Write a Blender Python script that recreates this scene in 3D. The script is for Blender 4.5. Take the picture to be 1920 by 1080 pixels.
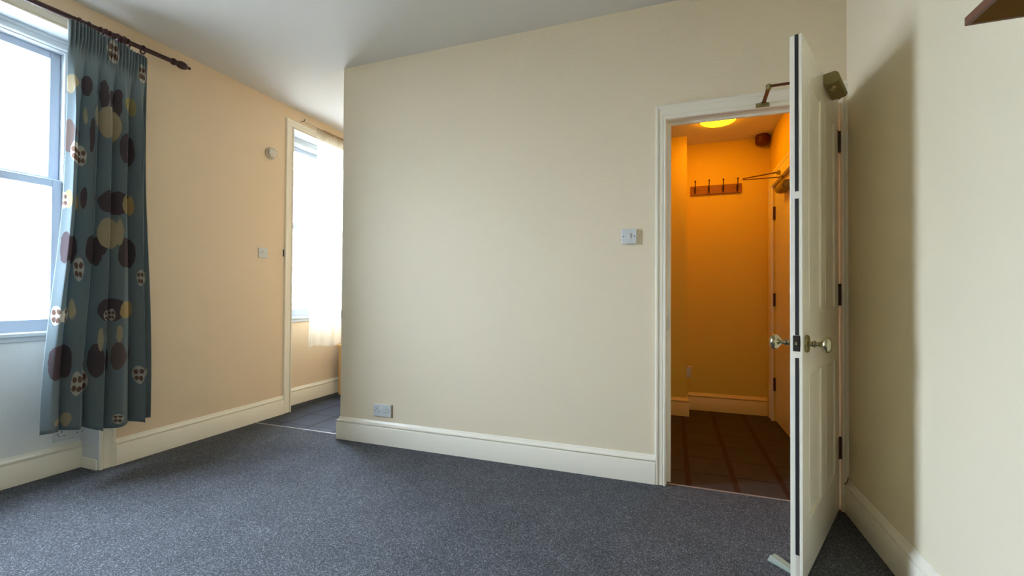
import bpy, bmesh, math, random
from mathutils import Vector, Matrix
random.seed(7)
PI = math.pi
for o in list(bpy.data.objects):
    bpy.data.objects.remove(o)
scene = bpy.context.scene
COL = scene.collection

# ---------------------------------------------------------------- camera
cam_d = bpy.data.cameras.new('camera')
cam = bpy.data.objects.new('camera', cam_d)
COL.objects.link(cam)
cam_d.sensor_width = 36.0
cam_d.lens = 832.94 / 1920 * 36
cam_d.clip_start = 0.02
_y, _p, _r = .3469, .0126, .0061
F = Vector((-math.sin(_y) * math.cos(_p), math.cos(_y) * math.cos(_p), math.sin(_p)))
R = Vector((math.cos(_y), math.sin(_y), 0))
U = R.cross(F)
R2 = math.cos(_r) * R + math.sin(_r) * U
U2 = -math.sin(_r) * R + math.cos(_r) * U
m = Matrix((R2, U2, -F)).transposed().to_4x4()
m.translation = Vector((0, -2.657, 1.07))
cam.matrix_world = m
scene.camera = cam

# ---------------------------------------------------------------- light and exposure
scene.view_settings.view_transform = 'Standard'
scene.view_settings.look = 'None'
scene.view_settings.gamma = 1
scene.view_settings.use_curve_mapping = False
scene.view_settings.exposure = 2.08
scene.cycles.max_bounces = 14
scene.cycles.diffuse_bounces = 10
scene.cycles.transparent_max_bounces = 16
scene.cycles.caustics_reflective = False
scene.cycles.caustics_refractive = False
scene.cycles.sample_clamp_indirect = 6.0

SKY = 14.5
world = bpy.data.worlds.new('daylight')
scene.world = world
world.use_nodes = True
wn = world.node_tree
wn.nodes.clear()
wo = wn.nodes.new('ShaderNodeOutputWorld')
wb = wn.nodes.new('ShaderNodeBackground')
wg = wn.nodes.new('ShaderNodeTexCoord')
ws = wn.nodes.new('ShaderNodeSeparateXYZ')
wr = wn.nodes.new('ShaderNodeValToRGB')
wn.links.new(wg.outputs['Generated'], ws.inputs[0])
wmr = wn.nodes.new('ShaderNodeMapRange')
wmr.inputs[1].default_value = -0.6
wmr.inputs[2].default_value = 0.6
wn.links.new(ws.outputs[2], wmr.inputs[0])
wn.links.new(wmr.outputs[0], wr.inputs[0])
wr.color_ramp.elements[0].position = 0.25
wr.color_ramp.elements[0].color = (0.15, 0.157, 0.165, 1)
wr.color_ramp.elements[1].position = 0.75
wr.color_ramp.elements[1].color = (0.83, 0.975, 1.22, 1)
wn.links.new(wr.outputs[0], wb.inputs[0])
wb.inputs[1].default_value = SKY
wn.links.new(wb.outputs[0], wo.inputs[0])


def portal(name, y0, y1, z0, z1):
    l = bpy.data.lights.new(name, 'AREA')
    l.shape = 'RECTANGLE'
    l.size = z1 - z0
    l.size_y = y1 - y0
    l.cycles.is_portal = True
    o = bpy.data.objects.new(name, l)
    COL.objects.link(o)
    o.location = (-3.54, (y0 + y1) / 2, (z0 + z1) / 2)
    o.rotation_euler = (0, -PI / 2, 0)
    return o


portal('sky_portal', -2.09, -1.05, .82, 2.52)
portal('sky_portal', .49, 1.53, .82, 2.52)

# ---------------------------------------------------------------- materials


def mat(name, col, rough=0.5, metal=0.0, bump=0.0, bscale=80.0, var=0.0, vscale=3.0, spec=0.5, dist=0.01, detail=3.0):
    m = bpy.data.materials.new(name)
    m.use_nodes = True
    nt = m.node_tree
    b = nt.nodes['Principled BSDF']
    b.inputs['Base Color'].default_value = (*col, 1)
    b.inputs['Roughness'].default_value = rough
    b.inputs['Metallic'].default_value = metal
    b.inputs['Specular IOR Level'].default_value = spec
    tc = nt.nodes.new('ShaderNodeTexCoord')
    if bump:
        n = nt.nodes.new('ShaderNodeTexNoise')
        n.inputs['Scale'].default_value = bscale
        n.inputs['Detail'].default_value = detail
        nt.links.new(tc.outputs['Object'], n.inputs['Vector'])
        bp = nt.nodes.new('ShaderNodeBump')
        bp.inputs['Strength'].default_value = bump
        bp.inputs['Distance'].default_value = dist
        nt.links.new(n.outputs[0], bp.inputs['Height'])
        nt.links.new(bp.outputs[0], b.inputs['Normal'])
    if var:
        n = nt.nodes.new('ShaderNodeTexNoise')
        n.inputs['Scale'].default_value = vscale
        n.inputs['Detail'].default_value = 4
        nt.links.new(tc.outputs['Object'], n.inputs['Vector'])
        mx = nt.nodes.new('ShaderNodeMix')
        mx.data_type = 'RGBA'
        mx.inputs['A'].default_value = (*[c * (1 - var) for c in col], 1)
        mx.inputs['B'].default_value = (*[min(1, c * (1 + var)) for c in col], 1)
        nt.links.new(n.outputs[0], mx.inputs['Factor'])
        nt.links.new(mx.outputs['Result'], b.inputs['Base Color'])
    return m


M = {}
M['wall'] = mat('cream_wall_paint', (.79, .685, .50), .62, bump=.45, bscale=110, dist=.004, spec=.3)
M['wall_right'] = mat('lit_side_cream_wall_paint', (.80, .715, .53), .6, bump=.25, bscale=90, dist=.004, spec=.3)  # lighter copy of the cream, window light on this side put into the colour
M['wall_left'] = mat('magnolia_wall_paint', (.78, .62, .43), .6, bump=.12, bscale=70, dist=.004, var=.02, spec=.3)
M['hall_wall'] = mat('lamp_tinted_hall_wall', (.74, .56, .09), .6, bump=.2, bscale=90, dist=.004, spec=.3)  # yellowed cream, the lamp's orange light is put into the wall colour
M['ceiling'] = mat('white_ceiling_paint', (.69, .68, .635), .8, bump=.1, bscale=40, dist=.004, spec=.2)
M['gloss'] = mat('cream_gloss_paint', (.84, .79, .66), .28, bump=.06, bscale=18, dist=.004, var=.02)
M['recess'] = mat('recess_wall_paint', (.80, .82, .80), .6, bump=.12, bscale=70, dist=.004)
M['hall_gloss'] = mat('lamp_tinted_hall_gloss', (.76, .60, .22), .35, bump=.05, bscale=18, dist=.004)  # skirting gloss yellowed too, carries the orange lamplight in its colour
M['sash_bloom_tint'] = mat('bloom_tinted_sash_paint', (.42, .48, .57), .35, bump=.03, bscale=20, dist=.003)  # white sashes, blue daylight bloom and dimming painted into the colour
M['window_glare_tone'] = mat('glare_toned_window_paint', (.56, .60, .62), .3, bump=.03, bscale=20, dist=.003)  # white frames greyed and blued in colour to hold back window glare
M['plastic'] = mat('white_plastic', (.62, .64, .62), .35)
M['plastic2'] = mat('cream_plastic', (.66, .60, .50), .4)
M['rocker'] = mat('rocker_plastic', (.68, .68, .66), .3)
M['black'] = mat('black_rubber', (.012, .011, .013), .6)
M['dark'] = mat('dark_slot', (.015, .015, .017), .8)
M['brass'] = mat('aged_brass', (.36, .29, .13), .27, 1.0, var=.15, vscale=30)
M['knob'] = mat('worn_brass_knob', (.46, .41, .25), .22, 1.0, var=.18, vscale=25)
M['bronze'] = mat('bronze_closer', (.25, .205, .065), .42, .1)
M['arm'] = mat('closer_arm_bronze', (.12, .055, .025), .4, .6)
M['lockmetal'] = mat('dark_lock_metal', (.07, .06, .055), .38, .9, var=.2, vscale=60)
M['hinge'] = mat('brown_hinge_metal', (.10, .05, .03), .45, .8, var=.2, vscale=60)
M['pole'] = mat('mahogany_pole', (.045, .012, .012), .32, var=.3, vscale=12)
M['rackwood'] = mat('rack_pine', (.30, .12, .05), .4, var=.2, vscale=14)
M['shelfwood'] = mat('dark_shelf_wood', (.13, .055, .002), .7, spec=.1, var=.15, vscale=20)
M['edging'] = mat('red_brown_edging', (.14, .055, .028), .45, var=.1, vscale=20)
M['pine'] = mat('orange_pine', (.62, .36, .12), .42, var=.12, vscale=9)
M['red'] = mat('red_alarm_plastic', (.085, .004, .003), .5)
M['strip'] = mat('aluminium_strip', (.36, .34, .32), .45, .5)
M['wedge'] = mat('grey_green_wedge', (.30, .34, .27), .6, var=.12, vscale=30)
M['tan'] = mat('bare_plaster', (.42, .31, .20), .8, var=.15, vscale=40)
M['outwall'] = mat('pale_render', (.80, .79, .76), .8)
M['quoin'] = mat('blue_brick', (.05, .07, .13), .8)
M['ledge'] = mat('grey_ledge', (.12, .12, .13), .8)
M['gather'] = mat('gathered_net', (.40, .27, .15), .8)


def glass():
    m = bpy.data.materials.new('window_glass')
    m.use_nodes = True
    nt = m.node_tree
    nt.nodes.clear()
    o = nt.nodes.new('ShaderNodeOutputMaterial')
    t = nt.nodes.new('ShaderNodeBsdfTransparent')
    t.inputs[0].default_value = (.96, .98, .98, 1)
    g = nt.nodes.new('ShaderNodeBsdfGlossy')
    g.inputs['Roughness'].default_value = 0.02
    lw = nt.nodes.new('ShaderNodeLayerWeight')
    pw_ = nt.nodes.new('ShaderNodeMath'); pw_.operation = 'POWER'
    nt.links.new(lw.outputs['Facing'], pw_.inputs[0]); pw_.inputs[1].default_value = 5
    f = nt.nodes.new('ShaderNodeMapRange')
    nt.links.new(pw_.outputs[0], f.inputs[0]); f.inputs[3].default_value = .03; f.inputs[4].default_value = .9
    lw.inputs[0].default_value = .5
    x = nt.nodes.new('ShaderNodeMixShader')
    nt.links.new(f.outputs[0], x.inputs[0])
    nt.links.new(t.outputs[0], x.inputs[1])
    nt.links.new(g.outputs[0], x.inputs[2])
    nt.links.new(x.outputs[0], o.inputs[0])
    return m


M['glass'] = glass()


def carpet():
    m = mat('blue_grey_carpet', (.09, .10, .125), .95, spec=.05)
    nt = m.node_tree
    b = nt.nodes['Principled BSDF']
    tc = nt.nodes.new('ShaderNodeTexCoord')
    v = nt.nodes.new('ShaderNodeTexVoronoi')
    v.inputs['Scale'].default_value = 300
    nt.links.new(tc.outputs['Object'], v.inputs['Vector'])
    sp = nt.nodes.new('ShaderNodeSeparateXYZ')
    nt.links.new(v.outputs['Color'], sp.inputs[0])
    r = nt.nodes.new('ShaderNodeValToRGB')
    r.color_ramp.elements[0].position = 0
    r.color_ramp.elements[0].color = (.050, .051, .055, 1)
    r.color_ramp.elements[1].position = 1
    r.color_ramp.elements[1].color = (.235, .243, .26, 1)
    for p_, c_ in ((.45, (.073, .076, .083)), (.8, (.112, .117, .128))):
        e = r.color_ramp.elements.new(p_)
        e.color = (*c_, 1)
    nt.links.new(sp.outputs[0], r.inputs[0])
    n2 = nt.nodes.new('ShaderNodeTexNoise')
    n2.inputs['Scale'].default_value = 5
    n2.inputs['Detail'].default_value = 8
    nt.links.new(tc.outputs['Object'], n2.inputs['Vector'])
    mr = nt.nodes.new('ShaderNodeMapRange')
    mr.inputs[3].default_value = .78
    mr.inputs[4].default_value = 1.22
    nt.links.new(n2.outputs[0], mr.inputs[0])
    mx = nt.nodes.new('ShaderNodeVectorMath')
    mx.operation = 'SCALE'
    nt.links.new(r.outputs[0], mx.inputs[0])
    nt.links.new(mr.outputs[0], mx.inputs['Scale'])
    nt.links.new(mx.outputs[0], b.inputs['Base Color'])
    n1 = nt.nodes.new('ShaderNodeTexNoise')
    n1.inputs['Scale'].default_value = 420
    nt.links.new(tc.outputs['Object'], n1.inputs['Vector'])
    bp = nt.nodes.new('ShaderNodeBump')
    bp.inputs['Strength'].default_value = .5
    bp.inputs['Distance'].default_value = .003
    nt.links.new(n1.outputs[0], bp.inputs['Height'])
    nt.links.new(bp.outputs[0], b.inputs['Normal'])
    return m


M['carpet'] = carpet()


def vinyl(name, tile, strip, thin, px, ox, py, oy, ws=.035):
    """tiles with wide strips along Y every px and thin joints along X every py"""
    m = mat(name, tile, .6, spec=.2)
    nt = m.node_tree
    b = nt.nodes['Principled BSDF']
    tc = nt.nodes.new('ShaderNodeTexCoord')
    sp = nt.nodes.new('ShaderNodeSeparateXYZ')
    nt.links.new(tc.outputs['Object'], sp.inputs[0])

    def line(sock, period, off, w):
        a = nt.nodes.new('ShaderNodeMath'); a.operation = 'SUBTRACT'
        nt.links.new(sock, a.inputs[0]); a.inputs[1].default_value = off - period / 2
        p = nt.nodes.new('ShaderNodeMath'); p.operation = 'PINGPONG'
        nt.links.new(a.outputs[0], p.inputs[0]); p.inputs[1].default_value = period / 2
        g = nt.nodes.new('ShaderNodeMath'); g.operation = 'GREATER_THAN'
        nt.links.new(p.outputs[0], g.inputs[0]); g.inputs[1].default_value = period / 2 - w / 2
        return g.outputs[0]
    n = nt.nodes.new('ShaderNodeTexNoise')
    n.inputs['Scale'].default_value = 9
    n.inputs['Detail'].default_value = 6
    nt.links.new(tc.outputs['Object'], n.inputs['Vector'])
    v = nt.nodes.new('ShaderNodeMix'); v.data_type = 'RGBA'
    v.inputs['A'].default_value = (*[c * .7 for c in tile], 1)
    v.inputs['B'].default_value = (*[c * 1.35 for c in tile], 1)
    nt.links.new(n.outputs[0], v.inputs['Factor'])
    a = nt.nodes.new('ShaderNodeMix'); a.data_type = 'RGBA'
    nt.links.new(line(sp.outputs[1], py, oy, .012), a.inputs['Factor'])
    nt.links.new(v.outputs['Result'], a.inputs['A'])
    a.inputs['B'].default_value = (*thin, 1)
    c = nt.nodes.new('ShaderNodeMix'); c.data_type = 'RGBA'
    nt.links.new(line(sp.outputs[0], px, ox, ws), c.inputs['Factor'])
    nt.links.new(a.outputs['Result'], c.inputs['A'])
    c.inputs['B'].default_value = (*strip, 1)
    nt.links.new(c.outputs['Result'], b.inputs['Base Color'])
    return m


M['vinyl_hall'] = vinyl('hall_vinyl_tiles', (.050, .042, .037), (.034, .012, .008), (.016, .009, .007), .25, .335, .28, .245, .03)
M['vinyl_kitchen'] = vinyl('kitchen_vinyl_tiles', (.027, .033, .046), (.006, .006, .008), (.006, .006, .008), .27, -2.99, .285, .155, .026)

# curtain print: (kind, y, z, ry, rz) of each blob on the cloth
BLOBS = [('C', -1.199, 2.205, .028, .052), ('B', -1.22, 2.204, .016, .047), ('D', -1.136, 2.227, .03, .06), ('D', -1.048, 2.219, .031, .081), ('D', -.984, 2.199, .032, .082), ('C', -1.022, 2.057, .067, .094), ('O', -.912, 2.196, .026, .052), ('B', -1.204, 1.918, .032, .093), ('F', -1.161, 1.828, .034, .059), ('C', -1.14, 2.059, .012, .048), ('D', -1.1, 1.953, .015, .097), ('D', -.931, 1.922, .04, .09), ('F', -1.007, 2.484, .032, .063), ('F', -.857, 2.418, .023, .053), ('F', -1.226, 1.562, .027, .049), ('T', -1.197, 1.568, .023, .055), ('D', -1.141, 1.594, .019, .06), ('D', -.986, 1.594, .091, .07), ('T', -.917, 1.591, .028, .059), ('C', -1.018, 1.41, .059, .087), ('C', -.957, 1.424, .025, .08), ('D', -1.056, 1.34, .042, .062), ('D', -.922, 1.299, .043, .091), ('D', -1.204, 1.304, .032, .087), ('F', -1.156, 1.19, .031, .065), ('D', -1.085, 1.3, .035, .083), ('F', -.845, 1.15, .024, .05), ('C', -1.188, .969, .021, .056), ('F', -1.239, .936, .029, .052), ('D', -.99, .963, .076, .069), ('F', -1.0, .932, .029, .037), ('T', -.919, .961, .025, .051), ('D', -1.224, .683, .05, .092), ('D', -1.066, .672, .051, .101), ('C', -1.04, .795, .018, .068), ('C', -.95, .818, .019, .051), ('B', -.957, .685, .045, .083), ('F', -1.147, .559, .034, .065), ('F', -.848, .553, .042, .059), ('C', -1.204, .362, .03, .038), ('F', -.948, .316, .033, .028)]
BCOL = {'C': (.46, .39, .26), 'B': (.17, .125, .11), 'D': (.118, .092, .096), 'O': (.36, .31, .15), 'T': (.50, .37, .19), 'F': (.54, .51, .43)}


def curtain_mat():
    m = bpy.data.materials.new('printed_curtain_cloth')
    m.use_nodes = True
    nt = m.node_tree
    nt.nodes.clear()
    out = nt.nodes.new('ShaderNodeOutputMaterial')
    uv = nt.nodes.new('ShaderNodeUVMap')
    no = nt.nodes.new('ShaderNodeTexNoise')
    no.inputs['Scale'].default_value = 11
    nt.links.new(uv.outputs[0], no.inputs['Vector'])
    # ragged print edges
    s1 = nt.nodes.new('ShaderNodeVectorMath'); s1.operation = 'SUBTRACT'
    nt.links.new(no.outputs['Color'], s1.inputs[0]); s1.inputs[1].default_value = (.5, .5, .5)
    s2 = nt.nodes.new('ShaderNodeVectorMath'); s2.operation = 'SCALE'
    nt.links.new(s1.outputs[0], s2.inputs[0]); s2.inputs['Scale'].default_value = .030
    s3 = nt.nodes.new('ShaderNodeVectorMath'); s3.operation = 'ADD'
    nt.links.new(uv.outputs[0], s3.inputs[0]); nt.links.new(s2.outputs[0], s3.inputs[1])
    vec = s3.outputs[0]
    rgb = nt.nodes.new('ShaderNodeRGB'); rgb.outputs[0].default_value = (.21, .255, .265, 1)
    cur = rgb.outputs[0]

    def blob(cur, y, z, ry, rz, col):
        a = nt.nodes.new('ShaderNodeVectorMath'); a.operation = 'SUBTRACT'
        nt.links.new(vec, a.inputs[0]); a.inputs[1].default_value = (y + 2, z, 0)
        d = nt.nodes.new('ShaderNodeVectorMath'); d.operation = 'MULTIPLY'
        nt.links.new(a.outputs[0], d.inputs[0]); d.inputs[1].default_value = (1 / ry, 1 / rz, 0)
        l = nt.nodes.new('ShaderNodeVectorMath'); l.operation = 'LENGTH'
        nt.links.new(d.outputs[0], l.inputs[0])
        c = nt.nodes.new('ShaderNodeMath'); c.operation = 'LESS_THAN'
        nt.links.new(l.outputs['Value'], c.inputs[0]); c.inputs[1].default_value = 1
        x = nt.nodes.new('ShaderNodeMix'); x.data_type = 'RGBA'
        nt.links.new(c.outputs[0], x.inputs['Factor'])
        nt.links.new(cur, x.inputs['A']); x.inputs['B'].default_value = (*col, 1)
        return x.outputs['Result']
    for k, y, z, ry, rz in sorted(BLOBS, key=lambda b: 'BDOCTF'.index(b[0])):
        cur = blob(cur, y, z, ry, rz, BCOL[k])
        if k == 'F':
            for ang in (.7, 2.5, 3.9, 5.4):
                cur = blob(cur, y + math.cos(ang) * ry * .55, z + math.sin(ang) * rz * .55, ry * .36, rz * .27, (.20, .125, .095))
    d = nt.nodes.new('ShaderNodeBsdfDiffuse')
    t = nt.nodes.new('ShaderNodeBsdfTranslucent')
    nt.links.new(cur, d.inputs[0]); nt.links.new(cur, t.inputs[0])
    wv = nt.nodes.new('ShaderNodeTexNoise'); wv.inputs['Scale'].default_value = 700
    nt.links.new(uv.outputs[0], wv.inputs['Vector'])
    bp = nt.nodes.new('ShaderNodeBump'); bp.inputs['Strength'].default_value = .2; bp.inputs['Distance'].default_value = .001
    nt.links.new(wv.outputs[0], bp.inputs['Height']); nt.links.new(bp.outputs[0], d.inputs['Normal'])
    x = nt.nodes.new('ShaderNodeMixShader'); x.inputs[0].default_value = .22
    nt.links.new(d.outputs[0], x.inputs[1]); nt.links.new(t.outputs[0], x.inputs[2])
    nt.links.new(x.outputs[0], out.inputs[0])
    return m


M['curtain'] = curtain_mat()


def net_mat():
    m = bpy.data.materials.new('sheer_net_cloth')
    m.use_nodes = True
    nt = m.node_tree
    nt.nodes.clear()
    out = nt.nodes.new('ShaderNodeOutputMaterial')
    t = nt.nodes.new('ShaderNodeBsdfTransparent')
    d = nt.nodes.new('ShaderNodeBsdfDiffuse'); d.inputs[0].default_value = (.62, .55, .42, 1)
    l = nt.nodes.new('ShaderNodeBsdfTranslucent'); l.inputs[0].default_value = (.62, .55, .42, 1)
    a = nt.nodes.new('ShaderNodeMixShader'); a.inputs[0].default_value = .5
    nt.links.new(d.outputs[0], a.inputs[1]); nt.links.new(l.outputs[0], a.inputs[2])
    b = nt.nodes.new('ShaderNodeMixShader'); b.inputs[0].default_value = .5
    nt.links.new(t.outputs[0], b.inputs[1]); nt.links.new(a.outputs[0], b.inputs[2])
    nt.links.new(b.outputs[0], out.inputs[0])
    return m


M['net'] = net_mat()


def emis(name, col, strength):
    m = bpy.data.materials.new(name)
    m.use_nodes = True
    nt = m.node_tree
    nt.nodes.clear()
    o = nt.nodes.new('ShaderNodeOutputMaterial')
    e = nt.nodes.new('ShaderNodeEmission')
    e.inputs[0].default_value = (*col, 1)
    e.inputs[1].default_value = strength
    nt.links.new(e.outputs[0], o.inputs[0])
    return m


# ---------------------------------------------------------------- mesh helpers
class MB:
    def __init__(s):
        s.v = []; s.f = []

    def add(s, vs, fs):
        k = len(s.v)
        s.v += [tuple(v) for v in vs]
        s.f += [tuple(i + k for i in f) for f in fs]
        return s

    def box(s, x0, x1, y0, y1, z0, z1):
        return s.add([(x0, y0, z0), (x1, y0, z0), (x1, y1, z0), (x0, y1, z0), (x0, y0, z1), (x1, y0, z1), (x1, y1, z1), (x0, y1, z1)],
                     [(0, 3, 2, 1), (4, 5, 6, 7), (0, 1, 5, 4), (1, 2, 6, 5), (2, 3, 7, 6), (3, 0, 4, 7)])

    def prism(s, loops):
        """loops: list of rings (same length), skinned and capped"""
        n = len(loops[0])
        vs = [p for l in loops for p in l]
        fs = []
        for i in range(len(loops) - 1):
            for j in range(n):
                a = i * n + j; b = i * n + (j + 1) % n
                fs.append((a, b, b + n, a + n))
        fs.append(tuple(reversed(range(n))))
        fs.append(tuple((len(loops) - 1) * n + j for j in range(n)))
        return s.add(vs, fs)

    def lathe(s, org, axis, prof, seg=28):
        """prof: (distance along the axis, radius)"""
        a = Vector(axis).normalized()
        u = a.orthogonal().normalized(); w = a.cross(u)
        o = Vector(org)
        return s.prism([[o + a * t + (u * math.cos(2 * PI * k / seg) + w * math.sin(2 * PI * k / seg)) * max(r, 1e-5) for k in range(seg)] for t, r in prof])

    def tube(s, pts, r, seg=12):
        pts = [Vector(p) for p in pts]
        loops = []
        up = None
        for i, p in enumerate(pts):
            t = (pts[min(i + 1, len(pts) - 1)] - pts[max(i - 1, 0)]).normalized()
            if up is None:
                up = t.orthogonal().normalized()
            up = (up - t * up.dot(t)).normalized()
            w = t.cross(up)
            rr = r[i] if isinstance(r, (list, tuple)) else r
            loops.append([p + (up * math.cos(2 * PI * k / seg) + w * math.sin(2 * PI * k / seg)) * rr for k in range(seg)])
        return s.prism(loops)

    def torus(s, c, axis, Rr, r, seg=28, ss=10):
        a = Vector(axis).normalized(); u = a.orthogonal().normalized(); w = a.cross(u); c = Vector(c)
        vs = []
        for i in range(seg):
            d = u * math.cos(2 * PI * i / seg) + w * math.sin(2 * PI * i / seg)
            for j in range(ss):
                vs.append(c + d * (Rr + r * math.cos(2 * PI * j / ss)) + a * r * math.sin(2 * PI * j / ss))
        fs = []
        for i in range(seg):
            for j in range(ss):
                fs.append((i * ss + j, ((i + 1) % seg) * ss + j, ((i + 1) % seg) * ss + (j + 1) % ss, i * ss + (j + 1) % ss))
        return s.add(vs, fs)

    def moulding(s, path, prof, closed=False):
        """sweep prof [(out, z)] along a plan polyline; 'out' points to the right of travel; mitred corners"""
        P = [Vector((p[0], p[1], 0)) for p in path]
        loops = []
        for i, p in enumerate(P):
            ns = []
            if i > 0:
                t = (p - P[i - 1]).normalized(); ns.append(Vector((t.y, -t.x, 0)))
            if i < len(P) - 1:
                t = (P[i + 1] - p).normalized(); ns.append(Vector((t.y, -t.x, 0)))
            nrm = sum(ns, Vector()) / len(ns)
            nrm = nrm / max(nrm.length_squared, 1e-6)
            loops.append([p + nrm * o + Vector((0, 0, z)) for o, z in prof])
        return s.prism(loops)

    def build(s, name, material, parent=None, bevel=0.0, smooth=False, seg=2):
        me = bpy.data.meshes.new(name)
        off = Vector((0, 0, 0))
        me.from_pydata(s.v, [], s.f)
        bm = bmesh.new(); bm.from_mesh(me)
        bmesh.ops.recalc_face_normals(bm, faces=bm.faces)
        bm.to_mesh(me); bm.free()
        me.materials.append(material)
        if smooth:
            for p in me.polygons:
                p.use_smooth = True
            me.set_sharp_from_angle(angle=math.radians(38))
        o = bpy.data.objects.new(name, me)
        COL.objects.link(o)
        if parent:
            o.parent = parent
        if bevel:
            b = o.modifiers.new('bevel', 'BEVEL')
            b.width = bevel; b.segments = seg; b.limit_method = 'ANGLE'; b.angle_limit = math.radians(40)
        return o


def box(*a):
    return MB().box(*a)


def empty(name, loc, rz=0.0):
    o = bpy.data.objects.new(name, None)
    o.empty_display_size = .05
    COL.objects.link(o)
    o.location = loc
    o.rotation_euler = (0, 0, rz)
    return o


def tag(o, label=None, cat=None, group=None, kind=None):
    if label: o['label'] = label
    if cat: o['category'] = cat
    if group: o['group'] = group
    if kind: o['kind'] = kind
    return o


def struct(o, label=None):
    return tag(o, label=label, kind='structure')


# ---------------------------------------------------------------- dimensions
XL, XR = -3.229, .822          # window wall, right wall
XW = -3.399                    # back of the window recesses
XO = -3.62                     # outside face
XP = -2.2975                   # free end of the partition
ZC = 2.733
YB = -4.6                      # wall behind the camera
YK = 2.6                       # far wall of the kitchen
HALLZ = 2.48
HALLY = 1.83
HX = .81                       # right wall of the hall
W1 = (-2.15, -.985)
W2 = (.425, 1.59)
WZ0, WZ1 = .835, 2.50          # window opening
RZ = 2.55                      # recess soffit
DX0, DX1, DZ = -.035, .792, 2.057

# floors
b = MB().box(XW - .02, XR + .1, YB - .1, 0, -.05, 0)
b.box(XW - .02, XP + .03, 0, .062, -.05, 0)
b.box(DX0 - .01, DX1 + .03, 0, .022, -.05, 0)
struct(b.build('floor', M['carpet']), 'blue-grey carpet floor of the room')
struct(box(XW - .02, -1.05, .062, YK, -.05, .001).build('floor', M['vinyl_kitchen']), 'dark slate-blue vinyl tile floor beyond the partition end')
struct(box(-1.0, HX + .05, .022, HALLY, -.05, .001).build('floor', M['vinyl_hall']), 'brown vinyl tile floor of the hall')

# ceilings
struct(box(XW - .1, XR + .1, YB - .1, YK + .1, ZC, ZC + .08).build('ceiling', M['ceiling']), 'white ceiling of the main room')
struct(box(-1.0, HX + .05, .10, HALLY + .05, HALLZ, HALLZ + .05).build('ceiling', M['ceiling']), 'lower ceiling of the hall')

# window wall with two full-height recesses
b = MB()
for a, c in ((YB, W1[0]), (W1[1], W2[0]), (W2[1], YK)):
    b.box(XW, XL, a, c, 0, ZC)
for w in (W1, W2):
    b.box(XW, XL, w[0], w[1], RZ, ZC)
o1 = (W1[0] + .085, W1[1] - .085)
o2 = (W2[0] + .085, W2[1] - .085)
for a, c in ((YB, o1[0]), (o1[1], o2[0]), (o2[1], YK)):
    b.box(XO, XW, a, c, 0, ZC)
for w in (o1, o2):
    b.box(XO, XW, w[0], w[1], 0, WZ0 - .03)
    b.box(XO, XW, w[0], w[1], WZ1, ZC)
struct(b.build('wall_left', M['wall_left']), 'cream window wall on the left')
struct(box(XW - .001, XW + .002, W1[0], W1[1], 0, WZ0 - .04).build('wall_recess', M['recess']), 'painted panel of wall under the curtained window')
struct(box(XR, XR + .12, YB, .12, 0, ZC).build('wall_right', M['wall_right']), 'cream wall on the right')
struct(box(XO, XR + .12, YB - .12, YB, 0, ZC).build('wall_front', M['wall']))
b = MB()
b.box(XP, DX0, 0, .10, 0, ZC)
b.box(DX0, DX1, 0, .10, DZ + .02, ZC)
b.box(DX1, XR, 0, .10, 0, ZC)
struct(b.build('wall_back', M['wall']), 'textured off-white partition wall with the hall doorway')
b = MB()
b.box(XO, -1.0, YK, YK + .1, 0, ZC)
b.box(-1.08, -1.0, .10, YK, 0, ZC)
struct(b.build('wall_kitchen', M['wall_left']))
b = MB()
b.box(-1.0, HX + .1, HALLY, HALLY + .1, 0, HALLZ)           # far wall
b.box(-1.0, .118, 1.567, HALLY, 0, HALLZ)                     # stub
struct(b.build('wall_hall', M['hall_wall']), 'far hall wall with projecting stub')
# hall right wall with its doorway
HD0, HD1 = .80, 1.665
b = MB()
b.box(HX, HX + .10, .10, HD0, 0, HALLZ)
b.box(HX, HX + .10, HD1, HALLY, 0, HALLZ)
b.box(HX, HX + .10, HD0, HD1, 2.0, HALLZ)
b.box(HX + .08, HX + .14, .10, HALLY, -.05, HALLZ + .05)  # unseen closing box added behind the door to stop outside light leaking in
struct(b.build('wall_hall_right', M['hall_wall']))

# skirting boards
SK = [(-.002, 0), (.020, 0), (.020, .116), (.0175, .121), (.0120, .1235), (.0120, .127), (.0175, .1285), (.0205, .133), (.0190, .139), (.0120, .144), (.0070, .150), (.0050, .158), (.002, .161), (-.002, .161)]
g = M['gloss']
struct(MB().moulding([(DX0 - .057, 0), (XP, 0), (XP, .10)], [(-o, z) for o, z in SK]).build('baseboard_back', g, smooth=True), 'moulded white skirting along the partition wall')
struct(MB().moulding([(XR, YB), (XR, -.001)], [(-o, z) for o, z in SK]).build('baseboard_right', g, smooth=True), 'moulded skirting along the right wall')
struct(MB().moulding([(XL, W1[1] + .08), (XL, W2[0] - .08)], SK).build('baseboard_left', g, smooth=True), 'moulded skirting between the two windows')
struct(MB().moulding([(XL, YB), (XL, W1[0] - .08)], SK).build('baseboard_left', g, smooth=True))
struct(MB().moulding([(XW, W1[0]), (XW, W1[1])], SK).build('baseboard_recess', g, smooth=True), 'skirting below the curtained window')
struct(MB().moulding([(XW, W2[0]), (XW, W2[1])], SK).build('baseboard_recess', g, smooth=True), 'skirting below the far window')
struct(MB().moulding([(XL, W2[1] + .08), (XL, YK)], SK).build('baseboard_kitchen', g, smooth=True))
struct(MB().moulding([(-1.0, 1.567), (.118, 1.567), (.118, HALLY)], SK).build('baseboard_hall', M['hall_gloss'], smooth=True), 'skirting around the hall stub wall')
struct(MB().moulding([(.118 + .02, HALLY), (HX - .02, HALLY)], SK).build('baseboard_hall', M['hall_gloss'], smooth=True), 'skirting of the far hall wall')
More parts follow.
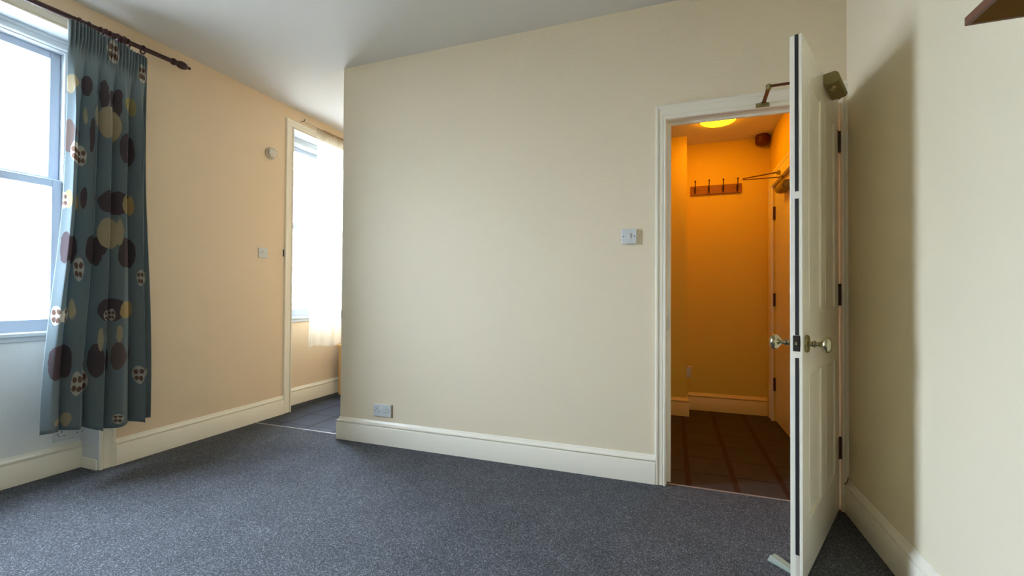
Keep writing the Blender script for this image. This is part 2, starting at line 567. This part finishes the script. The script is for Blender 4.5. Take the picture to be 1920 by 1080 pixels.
struct(box(XW + .025, XL - .002, W1[1] - .012, W1[1] + .0, 0, .062).build('baseboard_jamb', g, bevel=.002), 'low plinth on the window recess side')


# architraves: frame of three mitred sides swept around an opening on a wall plane
def architrave(name, a0, a1, ztop, width, fix, axis, sgn, prof=None, head=1.0):
    """a0..a1 the inner edges along the wall, fix the wall plane, sgn the way into the room"""
    if prof is None:   # (across from inner edge outwards, thickness)
        w = width
        prof = [(0, -.002), (0, .014), (.002, .019), (.008, .021), (.013, .018), (.014, .010), (.017, .009), (.019, .013), (w * .72, .013), (w * .76, .017), (w * .80, .019), (w - .004, .019), (w, .015), (w, -.002)]
    loops = []
    pts = [(a0, 0, -1, 0), (a0, ztop, -1, 1), (a1, ztop, 1, 1), (a1, 0, 1, 0)]
    for a, z, da, dz in pts:
        ring = []
        for c, t in prof:
            aa = a + da * c; zz = z + dz * c * head; ff = fix + sgn * t
            ring.append((aa, ff, zz) if axis == 'x' else (ff, aa, zz))
        loops.append(ring)
    return MB().prism(loops).build(name, M['gloss'], smooth=True)


t1 = struct(architrave('trim_1', DX0, DX1, DZ, .057, 0, 'x', -1, head=1.54), 'moulded architrave around the hall doorway')
struct(architrave('trim_2', W1[0], W1[1], RZ - .01, .08, XL, 'y', 1), 'architrave around the curtained window recess')
struct(architrave('trim_3', W2[0], W2[1], RZ - .01, .08, XL, 'y', 1), 'architrave around the far window recess')
# door lining with stop
b = MB()
b.box(DX0 - .002, DX0 + .004, -.001, .101, 0, 2.09)
b.box(DX0 + .004, DX0 + .026, .045, .062, 0, DZ - .014)
b.box(DX1 - .004, DX1 + .002, -.001, .101, 0, 2.09)
b.box(DX1 - .026, DX1 - .004, .045, .062, 0, DZ - .014)
b.box(DX0 + .001, DX1 - .001, -.0015, .1005, DZ, 2.082)
b.box(DX0 + .004, DX1 - .004, .045, .062, DZ - .014, DZ + .001)
lin = struct(b.build('trim_4', M['gloss'], bevel=.002), 'painted lining and stop of the hall doorway')
box(DX0 + .0035, DX0 + .0055, .008, .032, .865, .945).build('latch_keep', M['lockmetal'], lin)
# hall-side door frame in the right hall wall
struct(architrave('trim_5', HD0, HD1, 2.0, .12, HX, 'y', -1), 'architrave around the far hall door')
# recess jamb panel faces
b = MB()
for w in (W1, W2):
    b.box(XW, XL + .001, w[1] - .004, w[1] + .001, .0, RZ)
    b.box(XW, XL + .001, w[0] - .001, w[0] + .004, .0, RZ)
    b.box(XW, XL + .001, w[0], w[1], RZ - .004, RZ + .001)
struct(b.build('trim_6', M['window_glare_tone']), 'painted sides of the window recesses')
# thresholds
struct(MB().prism([[(XL + .02, y, z) for y, z in ((.056, -.001), (.056, .002), (.059, .004), (.066, .004), (.069, .002), (.069, -.001))],
                   [(XP - .012, y, z) for y, z in ((.056, -.001), (.056, .002), (.059, .004), (.066, .004), (.069, .002), (.069, -.001))]]).build('trim_7', M['strip']), 'metal threshold strip at the kitchen opening')
struct(MB().prism([[(DX0 + .004, y, z) for y, z in ((.016, -.001), (.016, .002), (.019, .0035), (.025, .0035), (.028, .002), (.028, -.001))],
                   [(DX1 - .004, y, z) for y, z in ((.016, -.001), (.016, .002), (.019, .0035), (.025, .0035), (.028, .002), (.028, -.001))]]).build('trim_8', M['strip']), 'metal threshold strip at the hall doorway')
# small keeps left from a former door across the kitchen opening
box(XL - .0005, XL + .003, W2[0] - .094, W2[0] - .082, 1.385, 1.445).build('latch_keep', M['lockmetal'], bpy.data.objects['wall_left'])
box(XP - .002, XP + .004, -.001, .018, .88, .935).build('latch_keep', M['lockmetal'], bpy.data.objects['wall_back'])


# ---------------------------------------------------------------- sash windows
def sash_window(name, o, label):
    y0, y1 = o
    wp = M['window_glare_tone']
    b = MB()
    # box frame lining the opening and face boards around it
    b.box(XO + .02, XW + .001, y0 - .002, y0 + .02, WZ0, WZ1)
    b.box(XO + .02, XW + .001, y1 - .02, y1 + .002, WZ0, WZ1)
    b.box(XO + .02, XW + .001, y0, y1, WZ1 - .018, WZ1 + .002)
    b.box(XO - .03, XW - .05, y0, y1, WZ0 - .03, WZ0 + .004)
    for ya, yb in ((y0 - .08, y0 + .008), (y1 - .008, y1 + .08)):
        b.box(XW - .001, XW + .014, ya, yb, WZ0, RZ - .004)
    b.box(XW - .001, XW + .014, y0 - .08, y1 + .08, WZ1 - .010, RZ - .004)
    # stepped beads
    b.box(XW + .013, XW + .024, y0 - .08, y1 + .08, WZ1 + .026, RZ - .004)
    b.box(XW + .012, XW + .020, y0 - .01, y1 + .01, WZ1 - .008, WZ1 + .006)
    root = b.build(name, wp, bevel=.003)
    struct(root, label)
    sill = MB()
    sill.box(XW - .06, XW + .032, y0 - .08, y1 + .08, WZ0 - .022, WZ0)
    sill.box(XW - .001, XW + .016, y0 - .07, y1 + .07, WZ0 - .05, WZ0 - .022)
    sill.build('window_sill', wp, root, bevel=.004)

    def sash(nm, x0, x1, z0, z1, top, bot, st=.048):
        s = MB()
        ya, yb = y0 + .021, y1 - .021
        s.box(x0, x1, ya, ya + st, z0, z1)
        s.box(x0, x1, yb - st, yb, z0, z1)
        s.box(x0, x1, ya + st, yb - st, z0, z0 + bot)
        s.box(x0, x1, ya + st, yb - st, z1 - top, z1)
        s = s.build(nm, M['sash_bloom_tint'], root, bevel=.004)
        xm = (x0 + x1) / 2
        box(xm - .002, xm + .002, ya + st - .004, yb - st + .004, z0 + bot - .004, z1 - top + .004).build('glass_pane', M['glass'], s)
        return s, ya, yb
    s, ya, yb = sash('lower_sash', -3.445, -3.408, WZ0 + .002, 1.722, .045, .070)
    # staff bead
    bd = MB()
    bd.box(-3.407, -3.399, ya - .02, ya + .004, WZ0, WZ1)
    bd.box(-3.407, -3.399, yb - .004, yb + .02, WZ0, WZ1)
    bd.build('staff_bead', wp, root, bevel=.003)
    u, ya, yb = sash('upper_sash', -3.487, -3.450, 1.700, WZ1 - .019, .042, .042)
    for yy in (ya, yb - .048):      # horns below the upper sash
        h = MB()
        ring = []
        for z, d in ((1.700, .048), (1.672, .046), (1.650, .034), (1.636, .018), (1.634, .0)):
            pass
        prof = [(0, 1.701), (.048, 1.701), (.046, 1.675), (.036, 1.655), (.020, 1.642), (0, 1.636)]
        mirror = yy > (y0 + y1) / 2
        L = [(-3.484, (yy + .048 - a) if mirror else yy + a, z) for a, z in prof]
        Rr = [(-3.453, p[1], p[2]) for p in L]
        h.prism([L, Rr]).build('sash_horn', M['sash_bloom_tint'], u)
    # fastener on the meeting rail
    MB().box(-3.44, -3.41, (y0 + y1) / 2 - .03, (y0 + y1) / 2 + .03, 1.721, 1.735).build('sash_fastener', M['brass'], s, bevel=.003)
    return root


sash_window('window_1', o1, 'white timber sash window behind the blue curtain')
sash_window('window_2', o2, 'white timber sash window behind the net curtain')

# ---------------------------------------------------------------- outside
nb = empty('neighbouring_building', (-9, -1, -3))
tag(nb, 'pale rendered wall with blue brick corner seen through the curtained window', 'building', kind='thing')
NB = Vector((-9, -1, -3))


def nbx(x0, x1, y0, y1, z0, z1):
    return MB().box(x0 - NB.x, x1 - NB.x, y0 - NB.y, y1 - NB.y, z0 - NB.z, z1 - NB.z)


nbx(-9.6, -9.0, -3.5, 1.42, -3, 1.60).build('rendered_wall', M['outwall'], nb)
nbx(-9.65, -8.96, -3.5, 1.46, 1.60, 1.68).build('coping', M['ledge'], nb)
q = MB()
z = -.6
i = 0
while z < 1.5:
    w = .10 if i % 2 else .13
    q.box(-9.03 - NB.x, -8.985 - NB.x, 1.42 - w - NB.y, 1.425 - NB.y, z - NB.z, z + .13 - NB.z)
    z += .165
    i += 1
q.build('quoin_bricks', M['quoin'], nb)


# ---------------------------------------------------------------- curtain, pole and rings
def pl(name, fn, nu, nv, material, parent=None, thick=.002, uvf=None):
    vs = []; uvs = []
    for j in range(nv + 1):
        for i in range(nu + 1):
            p, t = fn(i / nu, j / nv)
            vs.append(p); uvs.append(t)
    fs = []
    for j in range(nv):
        for i in range(nu):
            a = j * (nu + 1) + i
            fs.append((a, a + 1, a + nu + 2, a + nu + 1))
    me = bpy.data.meshes.new(name)
    me.from_pydata(vs, [], fs)
    uvl = me.uv_layers.new(name='UVMap')
    for l in me.loops:
        uvl.data[l.index].uv = uvs[l.vertex_index]
    for p in me.polygons:
        p.use_smooth = True
    me.materials.append(material)
    o = bpy.data.objects.new(name, me)
    COL.objects.link(o)
    if parent: o.parent = parent
    if thick:
        s = o.modifiers.new('solid', 'SOLIDIFY'); s.thickness = thick; s.offset = 0
    return o


XC = -3.129


def smooth01(x):
    x = max(0, min(1, x)); return x * x * (3 - 2 * x)


def curtain_pt(u, v):
    """u 0..1 from the window side to the wall side, v 0 at the top"""
    z0 = 2.556 - .026 * smooth01((u - .66) / .12); z1 = .312 - .045 * smooth01((u - .35) / .1) + .008 * math.sin(u * 19)
    z = z0 + (z1 - z0) * v
    yl = -1.216 - .030 * smooth01(v * 1.1) - .062 * smooth01((v - .4) / .55)
    yr = -.828 + .050 * smooth01((v - .25) / .75)
    y = yl + (yr - yl) * u
    # pencil pleats at the head melt into five deep folds with narrow valleys
    head = 1 - smooth01((v - .035) / .05)
    low = smooth01((v - .03) / .22)
    ph = u * 2 * PI
    w = u + .018 * math.sin(2 * ph + 1.0) + .012 * math.sin(3 * ph + 2.2 * v)
    ridge = abs(math.sin(PI * (5.0 * w + .03))) ** .8
    mid = .5 + .5 * math.sin(2 * PI * 10.5 * w + 1.3 + v)
    x = XC + .020 + head * (.013 * math.sin(24 * ph) + .010 * abs(math.sin(1.5 * ph)))
    x += (.012 + .100 * low) * (ridge - .66) + .006 * low * mid * (1 - .5 * v) + .004 * math.sin(4.3 * ph + 9 * v) * low
    y += low * .012 * math.sin(2 * PI * (5.0 * w + .03))
    zz = z + .006 * math.sin(1.5 * ph) * (1 - v)
    uvy = y + .7 * (x - XC - .02)
    return (x, y, zz), (uvy + 2, z)


cur = pl('curtain', curtain_pt, 420, 90, M['curtain'])
tag(cur, 'long blue curtain printed with brown and cream pebbles hanging from the dark pole', 'curtain')
# header tape as a part
pl('header_tape', lambda u, v: ((curtain_pt(u, v * .035)[0][0] - .004, curtain_pt(u, v * .035)[0][1], curtain_pt(u, v * .035)[0][2]), (0, 0)), 300, 4, M['plastic2'], cur)

ZPL = 2.603
pole = empty('curtain_pole', (XC, -1.6, ZPL - .038))
pole.rotation_euler = (math.radians(2.2), 0, 0)
tag(pole, 'dark mahogany curtain pole with turned end above the left window', 'curtain pole')
MB().lathe((0, -1.1, 0), (0, 1, 0), [(0, .014), (2.04, .014)]).build('rod', M['pole'], pole, smooth=True)
MB().lathe((0, .93, 0), (0, 1, 0), [(0, .014), (.002, .021), (.012, .023), (.022, .019), (.028, .015), (.036, .020), (.055, .026), (.075, .025), (.090, .019), (.098, .011), (.104, .009), (.112, .011), (.118, .008), (.121, .001)]).build('finial', M['pole'], pole, smooth=True)
MB().lathe((0, .55, 0), (0, 1, 0), [(0, .014), (.006, .020), (.014, .022), (.020, .017), (.060, .017), (.066, .022), (.074, .023), (.084, .020), (.088, .014)]).build('pole_joint', M['pole'], pole, smooth=True)
for yy in (.655, -.95):
    bk = MB().lathe((-.1, yy, 0), (1, 0, 0), [(0, .030), (.006, .030), (.010, .020), (.016, .013), (.060, .012), (.072, .016), (.086, .018)])
    bk.torus((0, yy, 0), (0, 1, 0), .019, .006)
    bk.build('bracket', M['pole'], pole, smooth=True)


def ring(y, label):
    r = empty('curtain_ring', (XC, y, ZPL - .008 + (y + .6) * .040))
    tag(r, label, 'curtain ring', 'curtain rings on the dark pole')
    MB().torus((0, 0, 0), (0, 1, .12), .0235, .005).build('hoop', M['pole'], r, smooth=True)
    MB().torus((0, 0, -.033), (1, 0, 0), .005, .0016, 14, 6).build('screw_eye', M['brass'], r, smooth=True)
    return r


ring0 = ring(-.843, 'bare dark curtain ring hanging alone near the pole end, beyond the curtain')
for y, l in ((-1.162, 'dark wooden curtain ring at the window-side edge of the curtain head'),
             (-1.118, 'dark wooden curtain ring second from the window side of the curtain'),
             (-1.062, 'dark wooden curtain ring above the first gap in the curtain pleats'),
             (-1.018, 'dark wooden curtain ring midway along the curtain head'),
             (-.958, 'dark wooden curtain ring close beside the pole bracket'),
             (-.925, 'dark wooden curtain ring last above the cloth, on the wall side')):
    r = ring0.copy(); COL.objects.link(r); r.location.y = y; r.location.z = ZPL - .008 + (y + .6) * .040; r['label'] = l
    for ch in list(ring0.children):
        c = ch.copy(); COL.objects.link(c); c.parent = r

# net curtain on its wire across the far window
def net_pt(u, v):
    z0 = 2.632; z1 = .555 + .012 * math.sin(u * 14)
    z = z0 + (z1 - z0) * v
    yl = .655 - .085 * smooth01((v - .3) / .7)
    yr = 1.50
    y = yl + (yr - yl) * u
    ph = u * 2 * PI
    low = smooth01(v / .08)
    x = -3.178 + .016 * low * math.tanh(1.4 * (math.sin(8 * ph + .6 * v) + .5 * math.sin(13.7 * ph + 1))) + .006 * (1 - low) * math.sin(48 * ph)
    return (x, y, z), (u, v)


net = pl('net_curtain', net_pt, 360, 50, M['net'], thick=0)
tag(net, 'sheer cream net curtain hanging across the far window', 'net curtain')
pl('gathered_heading', lambda u, v: ((net_pt(.1 + .9 * u, 0)[0][0] + .002, net_pt(.1 + .9 * u, 0)[0][1], 2.640 - .018 * v), (0, 0)), 300, 2, M['gather'], net)
wire = tag(MB().tube([(-3.178, .50, 2.634), (-3.178, .9, 2.631), (-3.178, 1.62, 2.634)], .0022, 8).build('curtain_wire', M['strip'], smooth=True), 'thin wire carrying the net curtain across the window head', 'curtain wire')
MB().tube([(-3.21, .50, 2.634), (-3.185, .50, 2.634), (-3.172, .50, 2.640), (-3.168, .505, 2.650), (-3.176, .51, 2.656), (-3.184, .51, 2.650)], .003, 8).build('hook', M['hinge'], wire, smooth=True)
MB().tube([(-3.21, 1.62, 2.634), (-3.178, 1.62, 2.634)], .003, 8).build('hook', M['hinge'], wire, smooth=True)

# low pine unit under the far window
pc = empty('pine_cabinet', (-3.297, 1.122, .001))
tag(pc, 'low orange pine cabinet standing under the net curtain, half hidden by the partition', 'cabinet')
for sx in (0, .48):
    for sy in (0, .40):
        box(sx, sx + .036, sy, sy + .036, 0, .50).build('leg', M['pine'], pc, bevel=.002)
box(.036, .48, .010, .022, .10, .50).build('side_panel', M['pine'], pc)
box(.036, .48, .414, .426, .10, .50).build('side_panel', M['pine'], pc)
box(.488, .500, .036, .40, .10, .50).build('door', M['pine'], pc, bevel=.002)
box(-.012, .53, -.012, .448, .50, .522).build('top', M['pine'], pc, bevel=.004)


# ---------------------------------------------------------------- electrical fittings
def wall_frame(o, normal):
    """rotates a fitting built in the XZ plane facing -Y so it faces the given side"""
    o.rotation_euler = (0, 0, {'-y': 0, '+x': PI / 2, '-x': -PI / 2}[normal])


def plate(root, w, h, t=.009, material=None, back=None):
    if back:
        box(-w / 2 + .003, w / 2 - .003, -back, 0, -h / 2 + .003, h / 2 - .003).build('back_box', material or M['plastic'], root, bevel=.002)
    bk = back or 0
    return box(-w / 2, w / 2, -bk - t, -bk, -h / 2, h / 2).build('face_plate', material or M['plastic'], root, bevel=.003)


def screws(root, xs, y, r=.0032):
    for x in xs:
        MB().lathe((x, y, 0), (0, -1, 0), [(-.001, r), (.0006, r), (.0008, r * .6)], 12).build('screw', M['dark'], root)


# light switch on the partition beside the door
sw = empty('light_switch', (-.2255 * 1.07 + .004, 0, 1.3135 * 1.07))
tag(sw, 'white single light switch on the partition wall left of the doorway', 'light switch')
plate(sw, .086, .086, .008, back=.010)
MB().prism([[(-.0095, y, z) for y, z in ((-.017, -.0165), (-.0185, -.0165), (-.0255, .0165), (-.017, .0165))],
            [(.0095, y, z) for y, z in ((-.017, -.0165), (-.0185, -.0165), (-.0255, .0165), (-.017, .0165))]]).build('rocker', M['rocker'], sw, bevel=.001)
screws(sw, (-.0302, .0302), -.018)
# switch on the window wall
s2 = empty('light_switch', (XL, .125, 1.398))
wall_frame(s2, '+x')
tag(s2, 'cream single switch plate on the window wall between the windows', 'light switch')
plate(s2, .086, .086, .009, M['plastic'])
MB().prism([[(-.0095, y, z) for y, z in ((-.008, -.0165), (-.0095, -.0165), (-.0165, .0165), (-.008, .0165))],
            [(.0095, y, z) for y, z in ((-.008, -.0165), (-.0095, -.0165), (-.0165, .0165), (-.008, .0165))]]).build('rocker', M['rocker'], s2, bevel=.001)
screws(s2, (-.0302, .0302), -.009)


def double_socket(loc, normal, label, back=None, shadow=True, backmat=None):
    r = empty('double_socket', loc)
    wall_frame(r, normal)
    tag(r, label, 'wall socket')
    plate(r, .146, .086, .009, back=back)
    y = -(back or 0) - .009
    MB().prism([[(-.012, yy, z) for yy, z in ((y, .008), (y - .006, .008), (y - .001, .030), (y, .030))],
                [(.012, yy, z) for yy, z in ((y, .008), (y - .006, .008), (y - .001, .030), (y, .030))]]).build('rocker', M['rocker'], r, bevel=.001)
    for sx in (-1, 1):
        h = MB()
        cx = sx * .042
        h.box(cx - .002, cx + .002, y - .0004, y + .003, .006, .016)
        h.box(cx - .0145, cx - .0085, y - .0004, y + .003, -.014, -.0095)
        h.box(cx + .0085, cx + .0145, y - .0004, y + .003, -.014, -.0095)
        h.build('pin_holes', M['dark'], r)
    screws(r, (-.0605, .0605), y)
    return r


so = double_socket((-1.925, 0, .2405), '-y', 'white double wall socket low on the partition wall', back=.004)
box(.0745, .083, -.002, .001, -.048, .045).build('plaster_gap', M['tan'], so)
double_socket((XW + .002, -1.052, .232), '+x', 'white double wall socket above the skirting under the blue curtain', back=.022)
# little box on the stub side in the hall
hb = empty('wall_box', (.118, 1.70, .372))
wall_frame(hb, '+x')
tag(hb, 'small cream surface box on the side of the hall stub wall', 'wall box')
plate(hb, .086, .10, .010, M['plastic'], back=.030)

# smoke alarm on the window wall
sa = empty('smoke_alarm', (XL, .19, 2.252))
wall_frame(sa, '+x')
tag(sa, 'round white smoke alarm on the window wall beside the far window', 'smoke alarm')
MB().lathe((0, 0, 0), (0, -1, 0), [(-.002, .052), (.012, .052), (.014, .050)], 40).build('base', M['plastic2'], sa, smooth=True)
MB().lathe((0, 0, 0), (0, -1, 0), [(.012, .047), (.030, .046), (.036, .042), (.039, .034), (.040, .014), (.041, .012), (.041, .001)], 40).build('cover', M['plastic2'], sa, smooth=True)
MB().lathe((0, -.039, .026), (0, -1, 0), [(0, .0035), (.003, .0030), (.004, .001)], 12).build('indicator', M['dark'], sa)
gr = MB()
for k in range(10):
    a = 2 * PI * k / 10
    gr.box(math.cos(a) * .036 - .0025, math.cos(a) * .036 + .0025, -.0395, -.036, math.sin(a) * .036 - .002, math.sin(a) * .036 + .002)
gr.build('vent_slots', M['hinge'], sa)


# ---------------------------------------------------------------- the open hall door
HP = Vector((.783, -.010, 0))
HE = Vector((.450, -.754, 0))
DW = (HE - HP).length
dang = math.atan2(HE.y - HP.y, HE.x - HP.x)
TH = .040
Z0D, Z1D = .008, 2.045
paint = M['gloss']
b = MB()
st, mu = .115, .10
pw = (DW - 2 * st - mu) / 2
rails = [(Z0D, .21), (.77, 1.01), (1.91, Z1D)]
b.box(0, st, -TH, 0, Z0D, Z1D)
b.box(DW - st, DW, -TH, 0, Z0D, Z1D)
for a, c in rails:
    b.box(st, DW - st, -TH, 0, a, c)
for a, c in ((.21, .77), (1.01, 1.91)):
    b.box(st + pw, st + pw + mu, -TH, 0, a, c)
door = b.build('door_1', paint, bevel=.0015)
door.location = HP
door.rotation_euler = (0, 0, dang)
tag(door, 'open cream-painted four-panel door standing into the room', kind='structure')
for x0 in (st, st + pw + mu):
    for a, c in ((.21, .77), (1.01, 1.91)):
        p = MB().box(x0, x0 + pw, -TH + .007, -.007, a, c)
        # bolection beads both sides
        for ys, ye in ((-.009, .0008), (-TH - .0008, -TH + .009)):
            w = .009
            p.box(x0, x0 + w, ys, ye, a, c)
            p.box(x0 + pw - w, x0 + pw, ys, ye, a, c)
            p.box(x0 + w, x0 + pw - w, ys, ye, a, a + w)
            p.box(x0 + w, x0 + pw - w, ys, ye, c - w, c)
        p.build('door_panel', paint, door, bevel=.003)
for a, c in ((.113, .838), (.922, 1.430), (1.457, 2.0455)):
    box(DW - .004, DW + .0012, -.0235, -.0115, a, c).build('edge_seal', M['black'], door)
lk = box(DW - .004, DW + .0015, -.0305, -.0075, .862, .921).build('lock_plate', M['lockmetal'], door, bevel=.0008)
box(DW, DW + .010, -.0225, -.0155, .885, .898).build('latch_bolt', M['knob'], lk, bevel=.002)
# the pale filler below the black seal
box(DW - .004, DW + .0008, -.0225, -.0125, .009, .113).build('edge_filler', M['plastic2'], door)


def knob(side, nm='door_knob'):
    """side +1: room face, -1: hall face"""
    y0 = 0 if side > 0 else -TH
    ax = (0, side, 0)
    s = .755
    k = MB().lathe((s, y0, .888), ax, [(.008, .011), (.020, .010), (.024, .014), (.028, .014), (.031, .009), (.040, .0085), (.046, .013), (.050, .021), (.056, .0275), (.064, .0305), (.072, .0285), (.078, .022), (.081, .014), (.082, .001)], 36).build(nm, M['knob'], door, smooth=True)
    MB().lathe((s, y0, .888), ax, [(-.001, .033), (.006, .033), (.009, .030), (.011, .014), (.013, .012)], 36).build('rose', M['brass'], k, smooth=True)
    return k


knob(1)
knob(-1)
for zc in (.312, 1.075, 1.842):
    h = MB().lathe((-.004, .004, zc - .054), (0, 0, 1), [(0, .0065), (.034, .0065), (.035, .0055), (.036, .0065), (.072, .0065), (.073, .0055), (.074, .0065), (.108, .0065)], 14)
    h.box(-.003, .0005, -.034, .003, zc - .054, zc + .054)
    h.box(-.001, .026, -.0005, .0015, zc - .054, zc + .054)
    h.build('hinge', M['hinge'], door, smooth=True)

# overhead closer: body on the room face, arm over the top to the frame head
prof = [(.001, 2.040), (.042, 2.043), (.054, 2.034), (.062, 2.006), (.056, 1.994), (.034, 1.988), (.001, 1.990)]
cl = MB().prism([[(x, y * k, 2.003 + (z - 2.003) * k) for y, z in prof] for x, k in ((.190, .9), (.196, 1), (.395, 1), (.402, .93))]).build('door_closer', M['bronze'], door, bevel=.002)
MB().lathe((.355, .030, 1.991), (0, 0, -1), [(0, .017), (.008, .017), (.014, .013), (.016, .005), (.017, .001)], 24).build('valve_cap', M['brass'], cl, smooth=True)
MB().lathe((.30, .030, 2.03), (0, 0, 1), [(0, .013), (.020, .012), (.028, .009)], 18).build('spindle', M['bronze'], cl, smooth=True)


def dl(x, y, z):   # world point to the door's own frame
    v = Vector((x, y, z)) - HP
    c, s = math.cos(-dang), math.sin(-dang)
    return Vector((v.x * c - v.y * s, v.x * s + v.y * c, v.z))


def bar(name, a, c, w, t, material, parent):
    a = Vector(a); c = Vector(c)
    d = (c - a).normalized()
    side = d.cross(Vector((0, 0, 1))).normalized() * w / 2
    up = side.cross(d).normalized() * t / 2
    loops = [[p + side + up, p - side + up, p - side - up, p + side - up] for p in (a, c)]
    return MB().prism(loops).build(name, material, parent, bevel=.001)


elb = dl(.429, -.262, 2.066)
spd = Vector((.30, .026, 2.056))
bar('main_arm', spd, elb + (elb - spd).normalized() * .01, .020, .006, M['arm'], cl)
brk = dl(.447, -.030, 2.078)
bar('forearm', elb + Vector((0, 0, -.008)), brk + Vector((0, 0, -.002)), .018, .006, M['arm'], cl)
MB().lathe(elb - Vector((0, 0, .016)), (0, 0, 1), [(0, .008), (.004, .012), (.022, .012), (.026, .008)], 18).build('elbow_pin', M['bronze'], cl, smooth=True)
fb = MB().box(.412, .476, -.025, -.0195, 2.060, 2.083)
fb.box(.432, .460, -.040, -.022, 2.070, 2.082)
fb = fb.build('arm_bracket', M['bronze'], lin, bevel=.002)

# door wedge
wd = empty('door_wedge', (.372, -.592, 0), math.atan2(-.075, .075))
tag(wd, 'grey-green rubber door wedge pushed under the open door', 'door wedge')
MB().prism([[(x, y, 0) for x, y in ((0, -.018), (.0, .018), (.16, .018), (.16, -.018))],
            [(x, y, z) for x, y, z in ((.012, -.016, .026), (.012, .016, .026), (.16, .017, .004), (.16, -.017, .004))]]).build('wedge_block', M['wedge'], wd, bevel=.003)

# ---------------------------------------------------------------- hall fittings
hd = box(HX + .012, HX + .052, HD0 + .004, HD1 - .004, .010, 1.996).build('door_2', M['gloss'], bevel=.002)
tag(hd, 'closed flush cream door in the right side of the hall', kind='structure')
for zc in (.313, 1.031, 1.769):
    h = MB().lathe((HX + .004, HD1 - .002, zc - .055), (0, 0, 1), [(0, .0075), (.11, .0075)], 14)
    h.box(HX + .006, HX + .0125, HD1 - .024, HD1, zc - .055, zc + .055)
    h.build('hinge', M['hinge'], hd)
MB().lathe((HX + .012, 1.10, 1.60), (-1, 0, 0), [(0, .010), (.003, .009), (.004, .004)], 16).build('spyhole', M['hinge'], hd, smooth=True)
hx = HX + .012
pr = [(0, 1.865), (.030, 1.862), (.060, 1.873), (.068, 1.895), (.060, 1.925), (0, 1.930)]
hc = MB().prism([[(hx - t * k, y, 1.895 + (z - 1.895) * k) for t, z in pr] for y, k in ((1.09, .88), (1.10, 1), (1.315, 1), (1.325, .88))]).build('door_closer', M['bronze'], hd, bevel=.002)
MB().lathe((hx - .035, 1.22, 1.866), (0, 0, -1), [(0, .016), (.008, .015), (.012, .006), (.013, .001)], 20).build('valve_cap', M['brass'], hc, smooth=True)
MB().lathe((hx - .035, 1.24, 1.925), (0, 0, 1), [(0, .012), (.062, .011)], 16).build('spindle', M['bronze'], hc, smooth=True)
he = Vector((.544, 1.42, 2.018))
bar('main_arm', (hx - .035, 1.24, 1.978), he, .018, .006, M['arm'], hc)
bar('forearm', he + Vector((0, 0, .010)), (HX - .024, 1.36, 2.045), .018, .006, M['arm'], hc)
box(HX - .030, HX - .018, 1.33, 1.39, 2.032, 2.056).build('arm_bracket', M['bronze'], hc, bevel=.001)

# coat rack on the far wall
cr = empty('coat_rack', (.158, HALLY, 2.0))
tag(cr, 'wooden coat rack with four hooks on the far hall wall', 'coat rack')
box(0, .430, -.018, 0, 0, .082).build('board', M['rackwood'], cr, bevel=.003)
for x in (.038, .156, .274, .392):
    h = MB()
    h.box(x - .008, x + .008, -.0215, -.0175, .012, .070)
    h.tube([(x, -.019, .045), (x, -.040, .050), (x, -.058, .070), (x, -.066, .100), (x, -.067, .112)], [.005, .0045, .004, .004, .0045], 10)
    h.lathe((x, -.067, .108), (0, 0, 1), [(0, .004), (.004, .0075), (.010, .0080), (.015, .005), (.017, .001)], 12)
    h.tube([(x, -.019, .025), (x, -.034, .012), (x, -.046, .014), (x, -.050, .028)], .0042, 10)
    h.build('hook', M['hinge'], cr, smooth=True)
for x in (.062, .365):
    MB().lathe((x, -.018, .041), (0, -1, 0), [(-.001, .005), (.001, .005), (.0015, .001)], 12).build('screw', M['hinge'], cr)

# red fire sounder at the far ceiling corner
rd = empty('fire_alarm_sounder', (.742, 1.752, HALLZ))
tag(rd, 'dark red fire alarm sounder at the far corner of the hall ceiling', 'fire alarm')
MB().lathe((0, 0, 0), (0, 0, -1), [(-.001, .050), (.014, .050), (.016, .046)], 36).build('base', M['red'], rd, smooth=True)
MB().lathe((0, 0, 0), (0, 0, -1), [(.013, .054), (.016, .057), (.068, .057), (.078, .054), (.084, .046), (.086, .001)], 36).build('horn', M['red'], rd, smooth=True)

# hall ceiling light
LAMP = (1.0, .35, .001)
cl2 = empty('ceiling_light', (.34, 1.235, HALLZ))
tag(cl2, 'round glowing yellow ceiling light in the hall', 'ceiling light')
MB().lathe((0, 0, 0), (0, 0, -1), [(-.001, .138), (.007, .138), (.009, .134)], 48).build('base', M['plastic'], cl2, smooth=True)
MB().lathe((0, 0, 0), (0, 0, -1), [(.008, .132), (.014, .131), (.024, .116), (.031, .088), (.035, .050), (.036, .001)], 48).build('diffuser', emis('warm_lamp', LAMP, 11.2), cl2, smooth=True)

# shelf on the right wall close to the camera
sh = empty('wall_shelf', (.822, -1.331, 1.70))
tag(sh, 'dark brown wooden shelf on the right wall, cut by the frame corner', 'shelf')
sx, sy = -.182, -.85
box(sx + .006, 0, sy + .006, -.006, .0005, .018).build('board', M['shelfwood'], sh)
e = MB()
e.box(sx, sx + .008, sy, 0, 0, .020)
e.box(sx + .008, 0, -.008, 0, 0, .020)
e.box(sx + .008, 0, sy, sy + .008, 0, .020)
e.build('edging', M['edging'], sh, bevel=.001)
for yy in (-.35, -.75):
    k = MB()
    k.box(-.14, 0, yy - .008, yy + .008, -.003, .0)
    k.box(-.004, 0, yy - .008, yy + .008, -.10, .0)
    k.build('bracket', M['bronze'], sh)

# loose end of dark wire by the door frame
w = tag(MB().tube([(.797, -.006, .141), (.800, -.028, .142), (.803, -.034, .150), (.807, -.036, .157), (.811, -.034, .170), (.812, -.03, .180)], .0018, 8).build('loose_wire', M['hinge'], smooth=True), 'short loose end of dark wire above the skirting behind the door', 'wire')
